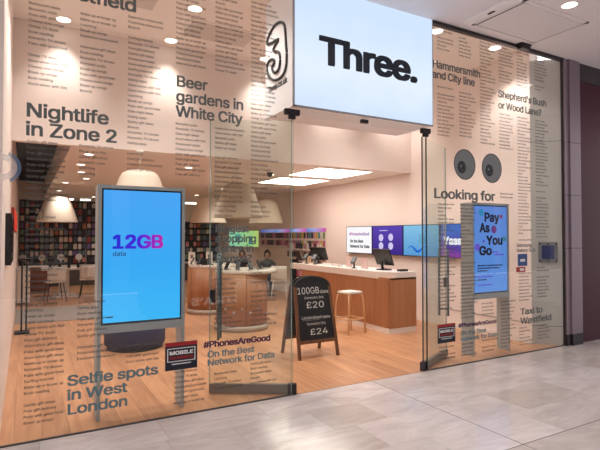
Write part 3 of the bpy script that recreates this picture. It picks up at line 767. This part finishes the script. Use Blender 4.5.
# ------------------------------------------------------------------ chairs and table
def chair(x, y, rz, label, seat_h=.46, sc=1.0, lm=None):
    lm = lm or dark_metal
    t = thing('shell_chair', label, 'chair', (x, y, 0), rz)
    obj('seat', boxes((-.22 * sc, .22 * sc, -.2 * sc, .2 * sc, seat_h, seat_h + .03)), white_plas, t, .012)
    bm = bmesh.new(); N = 8; rows = []
    for j in range(5):
        rows.append([(( -.21 + .42 * i / N) * sc, (.2 + .05 * j / 4 - .06 * abs(i / N - .5) * 2) * sc, seat_h + .03 + j * .09) for i in range(N + 1)])
    F_ = [[bm.verts.new(p) for p in r_] for r_ in rows]; K_ = [[bm.verts.new((p[0], p[1] + .015, p[2])) for p in r_] for r_ in rows]
    for G_ in (F_, K_):
        for j in range(4):
            for i in range(N): bm.faces.new((G_[j][i], G_[j][i + 1], G_[j + 1][i + 1], G_[j + 1][i])).smooth = True
    for j in range(4):
        for i in (0, N): bm.faces.new((F_[j][i], F_[j + 1][i], K_[j + 1][i], K_[j][i]))
    for i in range(N):
        for j in (0, 4): bm.faces.new((F_[j][i], F_[j][i + 1], K_[j][i + 1], K_[j][i]))
    obj('backrest', bm, white_plas, t)
    for sx in (-1, 1):
        for sy in (-1, 1): obj('leg', B(tube, [(sx * .22 * sc, sy * .21 * sc, 0), (sx * .15 * sc, sy * .14 * sc, seat_h)], .012, 8), lm, t)
    return t
chair(.68, 9.1, math.radians(190), 'white shell chair with its back to the round-lamp table, left one')
chair(1.5, 9.55, math.radians(170), 'white shell chair at the low table, beside the tall blue screen')
chair(5.66, 6.76, math.radians(150), 'white chair standing at the far end of the counter', .46, .95, white_plas)
tb = thing('low_table', 'square white table at the back under the leftmost lamp', 'table', (.95, 10.2, 0))
obj('top', boxes((-.55, .55, -.45, .45, .71, .75)), white_lam, tb, .006)
obj('pedestal', boxes((-.12, .12, -.12, .12, .03, .71)), white_lam, tb); obj('foot', boxes((-.3, .3, -.3, .3, 0, .03)), white_lam, tb, .004)
for k in range(4): phone(.6 + k * .22, 9.85, .75, 0, 'black display phone on the square white table', 'phones on the square table')
rug = tag(obj('floor_rug', boxes((-.13, 1.75, 5.9, 8.0, .0005, .008)), rug_m), 'flat grey rug across the wooden floor by the left wall', 'rug')
# low red-brown cabinet behind the chairs, left
cb = thing('low_cabinet', 'low reddish brown slatted cabinet at the back left', 'cabinet', (.26, 11.3, 0))
obj('body', boxes((-.38, .38, 0, .35, .05, .72)), mat('redbrown', (116, 66, 48), .6), cb); obj('top', boxes((-.4, .4, -.02, .37, .72, .75)), white_lam, cb)
for k in range(6): obj('slat', boxes((-.38, .38, -.015, 0, .07 + k * .107, .16 + k * .107)), mat('redbrown2', (128, 74, 54), .6), cb)
# black post stand near the left wall
t = thing('post_stand', 'slim black post stand on the floor by the left wall', 'stand', (-.02, 4.95, 0))
obj('foot', boxes((-.1, .12, -.14, .14, 0, .03)), black_m, t, .005)
for sx in (.0, .07): obj('post', B(tube, [(sx, 0, .03), (sx, 0, 1.22)], .013, 8), black_m, t)
obj('tray', boxes((-.06, .13, -.1, .1, 1.2, 1.23)), black_m, t, .004)
t = thing('white_cabinet', 'low white cabinet against the left wall behind the post stand', 'cabinet', (.02, 8.8, 0))
obj('body', boxes((-.15, .12, 0, .9, .04, .8)), white_lam, t)
for k in range(2): obj('drawer', boxes((-.12, .1, -.012, 0, .08 + k * .36, .4 + k * .36)), white_lam, t)
# TV and red panel on left wall
t = thing('wall_screen', 'dark screen seen edge-on on the left wall', 'screen', (XL, 1.3, 1.57))
obj('housing', boxes((.001, .05, -.42, .6, -.24, .24)), blackplastic, t); obj('display', boxes((.05, .053, -.4, .58, -.22, .22)), mat('screen_off', (16, 22, 34), .1), t)
t = thing('wall_lightbox', 'bright red lit panel on the left wall beyond the dark screen', 'panel', (XL, 4.4, 1.78))
obj('body', boxes((.001, .04, -1.3, 1.3, -.12, .2)), mat('panel_red', (150, 40, 36), .5), t); obj('face', boxes((.04, .044, -1.28, 1.28, -.1, .18)), emit('red_lit', [(0, (214, 60, 50)), (1, (226, 78, 62))]), t)

# ------------------------------------------------------------------ pendant lamps
def pendant(x, y, label, zb=1.93):
    t = thing('pendant_lamp', label, 'lamp', (x, y, ZLOW))
    d = zb - ZLOW
    prof = [(.45, 0), (.40, .16), (.33, .36), (.28, .5), (.24, .57), (.16, .61), (.05, .625), (.03, .625), (.15, .595), (.225, .555), (.27, .49), (.32, .355), (.39, .155), (.442, .0)]
    bm = bmesh.new(); lathe(bm, prof + [prof[0]], 40, (0, 0, d), cap=False)
    obj('shade', bm, shade_m, t)
    obj('cord', B(tube, [(0, 0, d + .62), (0, 0, -.02)], .006, 6), white_plas, t)
    obj('ceiling_rose', B(lathe, [(.05, -.03), (.05, 0)], 16), white_plas, t)
    obj('bulb', B(lathe, [(.01, d + .34), (.045, d + .38), (.05, d + .43), (.02, d + .5), (.02, d + .6)], 16), emit('bulb_glow', [(0, (255, 228, 190)), (1, (255, 228, 190))], 3), t)
pendant(.69, 8.57, 'big cone pendant lamp, leftmost, over the square white table')
pendant(1.45, 2.92, 'big cone pendant lamp half hidden behind the tall blue screen')
pendant(3.35, 3.85, 'big cone pendant lamp over the nearer drum table')
pendant(4.0, 7.4, 'big cone pendant lamp, farther back over the drum tables')
pendant(5.5, 7.2, 'big cone pendant lamp nearest the right wall')

# ------------------------------------------------------------------ lights
lens_hot = emit('downlight_glow', [(0, (255, 246, 232)), (1, (255, 246, 232))], 6)
def downlight(x, y, z, label, group, watts, r=.085, spot=110, blend=.7, col=(1, .93, .88)):
    t = thing('downlight', label, 'downlight', (x, y, z), 0, group)
    bm = bmesh.new(); lathe(bm, [(r + .012, -.006), (r + .012, 0), (r, 0), (r, -.006), (r + .012, -.006)], 28, cap=False)
    obj('trim', bm, ceil_white, t)
    obj('lens', B(lathe, [(r, -.004), (r, -.001)], 28), lens_hot, t)
    if watts:
        ld = bpy.data.lights.new('downlight', 'SPOT'); ld.energy = watts; ld.spot_size = math.radians(spot); ld.spot_blend = blend
        ld.color = col; ld.shadow_soft_size = .08
        lo = bpy.data.objects.new('lamp_light', ld); COL.objects.link(lo); lo.parent = t; lo.location = (0, 0, -.03)
for x in (.42, 1.82, 3.32, 4.72, 6.1):
    downlight(x, 2.66, ZUP, 'round recessed downlight close to the bulkhead in the high ceiling', 'wall-washing downlights', 90, spot=92, blend=1.0)
for x, y in ((.42, 1.5), (1.82, 1.52), (4.9, 1.52)):
    downlight(x, y, ZUP, 'round recessed downlight in the middle of the high ceiling', 'middle downlights of the high ceiling', 160)
for x, y in ((.42, .54), (1.82, .54), (4.92, .54), (6.12, .55)):
    downlight(x, y, ZUP, 'round recessed downlight close to the window in the high ceiling', 'window downlights of the high ceiling', 100)
for x, y in ((.84, 3.6), (.84, 4.8), (.95, 5.9), (.82, 8.1), (.82, 10.4), (1.15, 7.0), (1.9, 5.5), (2.57, 4.27), (4.28, 6.5), (4.52, 7.7), (4.52, 10), (2.5, 8), (2.5, 11), (4.3, 4.45), (1.9, 12.2), (5.6, 11.8)):
    downlight(x, y, ZLOW, 'small recessed downlight in the low ceiling', 'downlights of the low ceiling', 58, .065)
def panel(x0, y0, label):
    t = thing('light_panel', label, 'ceiling light', (x0, y0, ZLOW))
    obj('frame', boxes((-.62, .62, -.62, -.6, -.012, 0), (-.62, .62, .6, .62, -.012, 0), (-.62, -.6, -.6, .6, -.012, 0), (.6, .62, -.6, .6, -.012, 0)), ceil_white, t)
    obj('diffuser', boxes((-.6, .6, -.6, .6, -.008, -.001)), MATS.get('panel_glow') or emit('panel_glow', [(0, (255, 242, 230)), (1, (255, 242, 230))], 7), t)
panel(5.2, 3.7, 'square glowing ceiling panel just behind the bulkhead')
panel(5.25, 5.3, 'square glowing ceiling panel, second from the bulkhead')
# soffit spots of the mall; those out of view are added to light it
for k, x in enumerate((-1.2, 1.0, 3.2, 5.36, 7.6)):
    downlight(x, -1.07, ZS, 'round recessed spotlight in the mall soffit', 'soffit spotlights', 35, .08, 130, .8, (1, .93, .88))

# small camera dome and sensor on low ceiling
t = thing('camera_dome', 'small black dome camera under the low ceiling beside the light panel', 'camera', (4.15, 4.2, ZLOW))
obj('base', B(lathe, [(.06, -.02), (.06, 0)], 20), black_m, t); obj('dome', B(lathe, [(.005, -.085), (.03, -.078), (.048, -.055), (.055, -.02)], 20), blackplastic, t)

# ------------------------------------------------------------------ product walls
pack_cols = [(150, 60, 62), (70, 74, 90), (200, 180, 160), (50, 50, 56), (180, 110, 80), (100, 112, 124), (214, 204, 196), (110, 84, 136), (110, 130, 110), (206, 140, 136)]
pack_meshes = []
for k, c in enumerate(pack_cols):
    m_ = mat('pack%d' % k, c, .45, var=.35, scale=30)
    bm = boxes((-.05, .05, -.012, .012, -.16, 0), (-.012, .012, -.004, .004, 0, .03))
    bmesh.ops.recalc_face_normals(bm, faces=bm.faces[:])
    me = bpy.data.meshes.new('accessory_pack'); bm.to_mesh(me); bm.free(); me.materials.append(m_); pack_meshes.append(me)
def bay(x0, x1, z1, label):
    t = thing('shelving_bay', label, 'shelving', ((x0 + x1) / 2, YBK, 0)); w = (x1 - x0) / 2
    obj('back_panel', boxes((-w, w, -.06, -.002, 0, z1)), leaf_dark, t)
    for s in (-1, 1): obj('upright', boxes((s * w - .02 * (s > 0), s * w + .02 * (s < 0), -.075, -.06, 0, z1)), leaf_dark, t)
    b_ = thing('base_cabinet', 'low cabinet under the ' + label, 'cabinet', ((x0 + x1) / 2, YBK - .08, 0))
    obj('worktop', boxes((-w, w, -.33, 0, .62, .66)), white_lam, b_)
    obj('body', boxes((-w, w, -.29, 0, .0, .62)), mat('kick_grey', (86, 80, 76), .6), b_)
    z = z1 - .04
    while z > .8:
        obj('rail', boxes((-w, w, -.075, -.06, z - .02, z)), dark_metal, t); z -= .225
bays = [(-.12, .83, 2.75, 'dark product shelving bay in the back left corner'), (.85, 1.8, 2.75, 'dark product shelving bay second from the left corner'), (1.82, 2.77, 2.75, 'dark product shelving bay half behind the tall blue screen'), (4.6, 5.55, 2.12, 'dark product shelving bay right of the tall blue screen'), (5.57, 6.4, 2.12, 'dark product shelving bay in the back right corner')]
rp = random.Random(5)
for x0, x1, z1, lb in bays:
    bay(x0, x1, z1, lb)
    z = z1 - .07
    while z > .82:
        n = 7
        for i in range(n):
            if rp.random() < .06: continue
            if len([1]) and (x0 > 1.8 and x0 < 2.7 and i > 2): continue
            ci = rp.randrange(10); o = bpy.data.objects.new('accessory_pack', pack_meshes[ci]); COL.objects.link(o)
            o.location = (x0 + .07 + i * (x1 - x0 - .12) / (n - 1), YBK - .0885, z); 
            o.scale = (rp.uniform(.85, 1.15), 1, rp.uniform(.8, 1.05))
            tag(o, 'small %s accessory pack hanging on the dark shelving at the back' % ('red', 'slate', 'cream', 'black', 'orange brown', 'blue grey', 'white', 'purple', 'green', 'pink')[ci], 'pack', 'packs on the back shelving')
        z -= .225
for k in range(4):
    t = thing('round_paddle', 'round white paddle sign on the low back shelf', 'paddle sign', (-.02 + .53 * k, YBK - .3, .66), 0, 'round paddles on the back shelf')
    obj('stem', boxes((-.012, .012, -.006, .006, 0, .16)), white_plas, t)
    obj('disc', B(tube, [(0, -.006, .26), (0, .006, .26)], .105, 24), white_plas, t)
# bright strip lights above the back shelving
for k, (x, wd) in enumerate(((.75, .12), (1.15, .25), (1.75, .16), (5.3, .3))):
    t = thing('strip_light', ['short strip light above the back left corner', 'strip light above the second shelving bay', 'strip light beside the top of the tall blue screen', 'strip light above the back right shelving'][k], 'light', (x, YBK - .3, 2.76))
    obj('body', boxes((-wd, wd, 0, .08, 0, .05)), white_plas, t); obj('lens', boxes((-wd + .01, wd - .01, -.004, 0, .005, .045)), MATS['downlight_glow'], t)
# pegboard panels on the right wall, facing -X
hdr = [emit('hdr_a', [(0, (196, 84, 160)), (.45, (176, 150, 206)), (.6, (150, 160, 214)), (1, (90, 128, 196))], 1, 1), emit('hdr_b', [(0, (150, 150, 210)), (1, (60, 90, 170))], 1, 1)]
pm = []
for k, c in enumerate([(80, 50, 62), (170, 80, 110), (200, 176, 80), (216, 206, 200), (80, 140, 150), (50, 56, 76), (110, 140, 84), (200, 140, 150)]):
    bm = boxes((-.012, .012, -.033, .033, -.15, 0)); bmesh.ops.recalc_face_normals(bm, faces=bm.faces[:])
    me = bpy.data.meshes.new('phone_case'); bm.to_mesh(me); bm.free(); me.materials.append(mat('case%d' % k, c, .4, var=.3, scale=30)); pm.append(me)
names = ['product panel nearest the wall screens', 'product panel second from the wall screens', 'product panel third from the wall screens', 'product panel farthest along the right wall']
for k in range(4):
    y0 = 5.95 + k * .96; y1 = y0 + .94; yc = (y0 + y1) / 2
    zb = .95 if k < 2 else 1.24
    t = thing('product_panel', 'pegboard ' + names[k] + ' with a glowing header', 'product panel', (XRW, yc, 0))
    obj('backing', boxes((-.03, -.001, -.47, .47, zb, 1.8)), mat('panel_grey', (226, 212, 208), .5), t)
    obj('header', boxes((-.05, -.03, -.47, .47, 1.71, 1.8)), hdr[0] if k < 3 else hdr[1], t)
    if k < 2:
        for z in (1.24, 1.02):
            q = thing('wall_shelf', 'narrow white shelf on the %s, %s one' % (names[k], 'upper' if z > 1.1 else 'lower'), 'shelf', (XRW, yc, z))
            obj('board', boxes((-.2, -.031, -.47, .47, 0, .015)), white_lam, q); obj('price_strip', boxes((-.204, -.2, -.47, .47, -.01, .02)), white_plas, q)
    for r in range(2 if k > 1 else 2):
        for i in range(8):
            o = bpy.data.objects.new('phone_case', pm[(rp.randrange(8) if k < 2 else rp.choice((0, 1, 0, 5, 7)))]); COL.objects.link(o)
            o.location = (XRW - .045, y0 + .07 + i * .115, 1.69 - r * .21)
            tag(o, 'small phone case hanging on the pegboard panels of the right wall', 'phone case', 'cases on the right wall panels')
    if k < 2:
        for z in (1.255, 1.035):
            for i in range(7):
                o = bpy.data.objects.new('boxed_accessory', pm[rp.choice((0, 3, 5, 7, 3))]); COL.objects.link(o)
                o.location = (XRW - .13, y0 + .1 + i * .125, z + .15)
                tag(o, 'small boxed accessory standing on the narrow shelves of the right wall', 'box', 'boxes on the right wall shelves')
t = thing('floor_rack', 'small black rack of red packs at the far end of the counter', 'rack', (6.2, 6.72, 0))
obj('frame', boxes((-.16, -.14, -.15, .15, 0, 1.0), (.14, .16, -.15, .15, 0, 1.0)), black_m, t)
for z in (.3, .55, .8): obj('shelf', boxes((-.14, .14, -.15, .15, z, z + .015)), black_m, t)
for z in (.3, .55, .8):
    for i in range(3):
        o = bpy.data.objects.new('red_pack', pm[(1, 7, 3)[i]]); COL.objects.link(o); o.location = (6.12 + .08 * i, 6.62, z + .166); o.rotation_euler = (0, 0, PI / 2)
        tag(o, 'small pack standing in the black rack past the counter', 'pack', 'packs in the floor rack')
# green lit poster on right wall beyond the panels
t = thing('lit_poster', 'green and yellow glowing poster at the far end of the right wall', 'poster', (XRW, 11.2, 1.5))
obj('frame', boxes((-.05, -.001, -1.3, 1.3, -.28, .3)), white_plas, t)
f_ = obj('face', boxes((-.054, -.05, -1.27, 1.27, -.25, .27)), emit('poster_green', [(0, (206, 214, 110)), (.35, (170, 214, 130)), (1, (150, 214, 180))], 1, 1, .3), t)
obj('print_shape', boxes((-.057, -.054, .2, .7, -.12, .16), (-.057, -.054, -.8, -.5, -.18, .1)), emit('poster_teal', [(0, (60, 130, 140)), (1, (90, 160, 150))]), f_)

# kiosk across the walkway, seen only as a reflection in the glass
kx = 3.3
t = thing('kiosk', 'low cake kiosk counter with lit lettering across the walkway', 'kiosk', (kx, -5.5, 0))
obj('body', boxes((-1.2, 1.2, -.8, 0, .1, 1.05)), mat('kiosk_brown', (70, 50, 44), .5), t); obj('top', boxes((-1.25, 1.25, -.85, .05, 1.05, 1.1)), MATS['kiosk_brown'], t)
obj('plinth', boxes((-1.15, 1.15, -.75, -.03, 0, .1)), black_m, t)
lettering('letters', "LOLA'S", emit('kiosk_glow', [(0, (255, 250, 240)), (1, (255, 250, 240))], 1.4), t, (.7, .004, .17), (-1, 0, 0), ZU, width=1.0, height=.3, bold=.03)

# ------------------------------------------------------------------ people (seated behind the drum tables)
def person(x, y, rz, label, coat, hairc, hood):
    t = thing('person', label, 'person', (x, y, 0), rz); t.scale = (.92, .92, .91)
    V = {}; vs = []; es = []; rad = []
    def add(k, p, r, par=None):
        V[k] = len(vs); vs.append(p); rad.append(r)
        if par is not None: es.append((V[par], V[k]))
    add('pel', (0, 0, .52), (.15, .12))
    add('waist', (0, .01, .68), (.135, .105), 'pel'); add('chest', (0, .01, .88), (.165, .12), 'waist'); add('top', (0, 0, .99), (.12, .09), 'chest')
    add('neck', (0, -.01, 1.06), (.055, .055), 'top'); add('jaw', (0, -.03, 1.12), (.066, .075), 'neck'); add('skull', (0, -.02, 1.21), (.08, .095), 'jaw'); add('crown', (0, -.01, 1.27), (.055, .065), 'skull')
    for s, q in ((-1, 'l'), (1, 'r')):
        add('sh' + q, (s * .19, 0, .96), (.062, .062), 'top'); add('el' + q, (s * .25, -.1, .74), (.046, .046), 'sh' + q); add('wr' + q, (s * .14, -.3, .8), (.03, .03), 'el' + q)
        add('palm' + q, (s * .11, -.37, .81), (.036, .02), 'wr' + q)
        for i in range(4): add('f%d' % i + q, (s * (.075 + .022 * i), -.45 + .012 * abs(i - 1.5), .795), (.009, .009), 'palm' + q)
        add('th' + q, (s * .06, -.40, .815), (.01, .01), 'palm' + q)
        add('hip' + q, (s * .1, -.03, .5), (.1, .1), 'pel'); add('kn' + q, (s * .13, -.42, .52), (.065, .065), 'hip' + q); add('an' + q, (s * .13, -.38, .1), (.042, .042), 'kn' + q); add('toe' + q, (s * .14, -.55, .05), (.04, .035), 'an' + q)
    me = bpy.data.meshes.new('body'); me.from_pydata(vs, es, [])
    o = bpy.data.objects.new('tmp_body', me); COL.objects.link(o)
    md = o.modifiers.new('s', 'SKIN'); md.use_smooth_shade = True
    for i, sv in enumerate(me.skin_vertices[0].data): sv.radius = rad[i]; sv.use_root = (i == 0)
    o.modifiers.new('d', 'SUBSURF').levels = 1
    dg = bpy.context.evaluated_depsgraph_get(); me2 = bpy.data.meshes.new_from_object(o.evaluated_get(dg)); bpy.data.objects.remove(o)
    me2.materials.clear()
    for q in (coat, skin_m, mat('trousers', (40, 42, 52), .8)): me2.materials.append(q)
    for f in me2.polygons:
        c = f.center
        f.material_index = 1 if (c.z > 1.075 or (c.y < -.33 and c.z > .7)) else (2 if c.z < .58 else 0)
    obj('body', me2, None, t)
    bm = bmesh.new(); bmesh.ops.create_uvsphere(bm, u_segments=18, v_segments=12, radius=1)
    bmesh.ops.scale(bm, vec=(.1, .115, .13), verts=bm.verts); bmesh.ops.translate(bm, vec=(0, .012, 1.215), verts=bm.verts)
    bmesh.ops.delete(bm, geom=[v for v in bm.verts if v.co.y < -.055 and v.co.z < 1.27], context='VERTS')
    obj('hood' if hood else 'hair', bm, hairc, t)
    if hood: obj('hood_peak', B(lathe, [(.085, 1.28), (.06, 1.33), (.02, 1.37)], 16), hairc, t)
    for s in (-1, 1):
        bm = bmesh.new(); bmesh.ops.create_uvsphere(bm, u_segments=8, v_segments=6, radius=.012); bmesh.ops.translate(bm, vec=(s * .033, -.108, 1.2), verts=bm.verts); obj('eye', bm, ink_black, t)
    bm = bmesh.new(); prism(bm, [(-.014, -.1), (.014, -.1), (0, -.14)], 1.15, 1.185); obj('nose', bm, skin_m, t)
    obj('mouth', boxes((-.024, .024, -.112, -.1, 1.118, 1.126)), red_ink, t)
person(5.75, 7.65, math.radians(-29), 'person in a dark hood and grey coat sitting beyond the nearer drum table', mat('coat_grey', (74, 80, 84), .85), mat('hood_dark', (30, 28, 32), .9), True)
person(5.25, 8.2, math.radians(-29), 'person in dark clothes sitting left of the hooded person', mat('coat_navy', (28, 30, 44), .85), mat('hair_dark', (24, 20, 20), .8), False)
for k, (x, y) in enumerate(((5.76, 7.67), (5.26, 8.22))):
    t = thing('round_stool', ['round white stool under the hooded person', 'round white stool under the person in dark clothes'][k], 'stool', (x, y, 0))
    obj('seat', B(lathe, [(.16, .3), (.17, .32), (.16, .34)], 24), white_plas, t)
    obj('stem', B(lathe, [(.03, .02), (.03, .3)], 12), grey_metal, t); obj('base', B(lathe, [(.18, 0), (.17, .02)], 24), grey_metal, t)
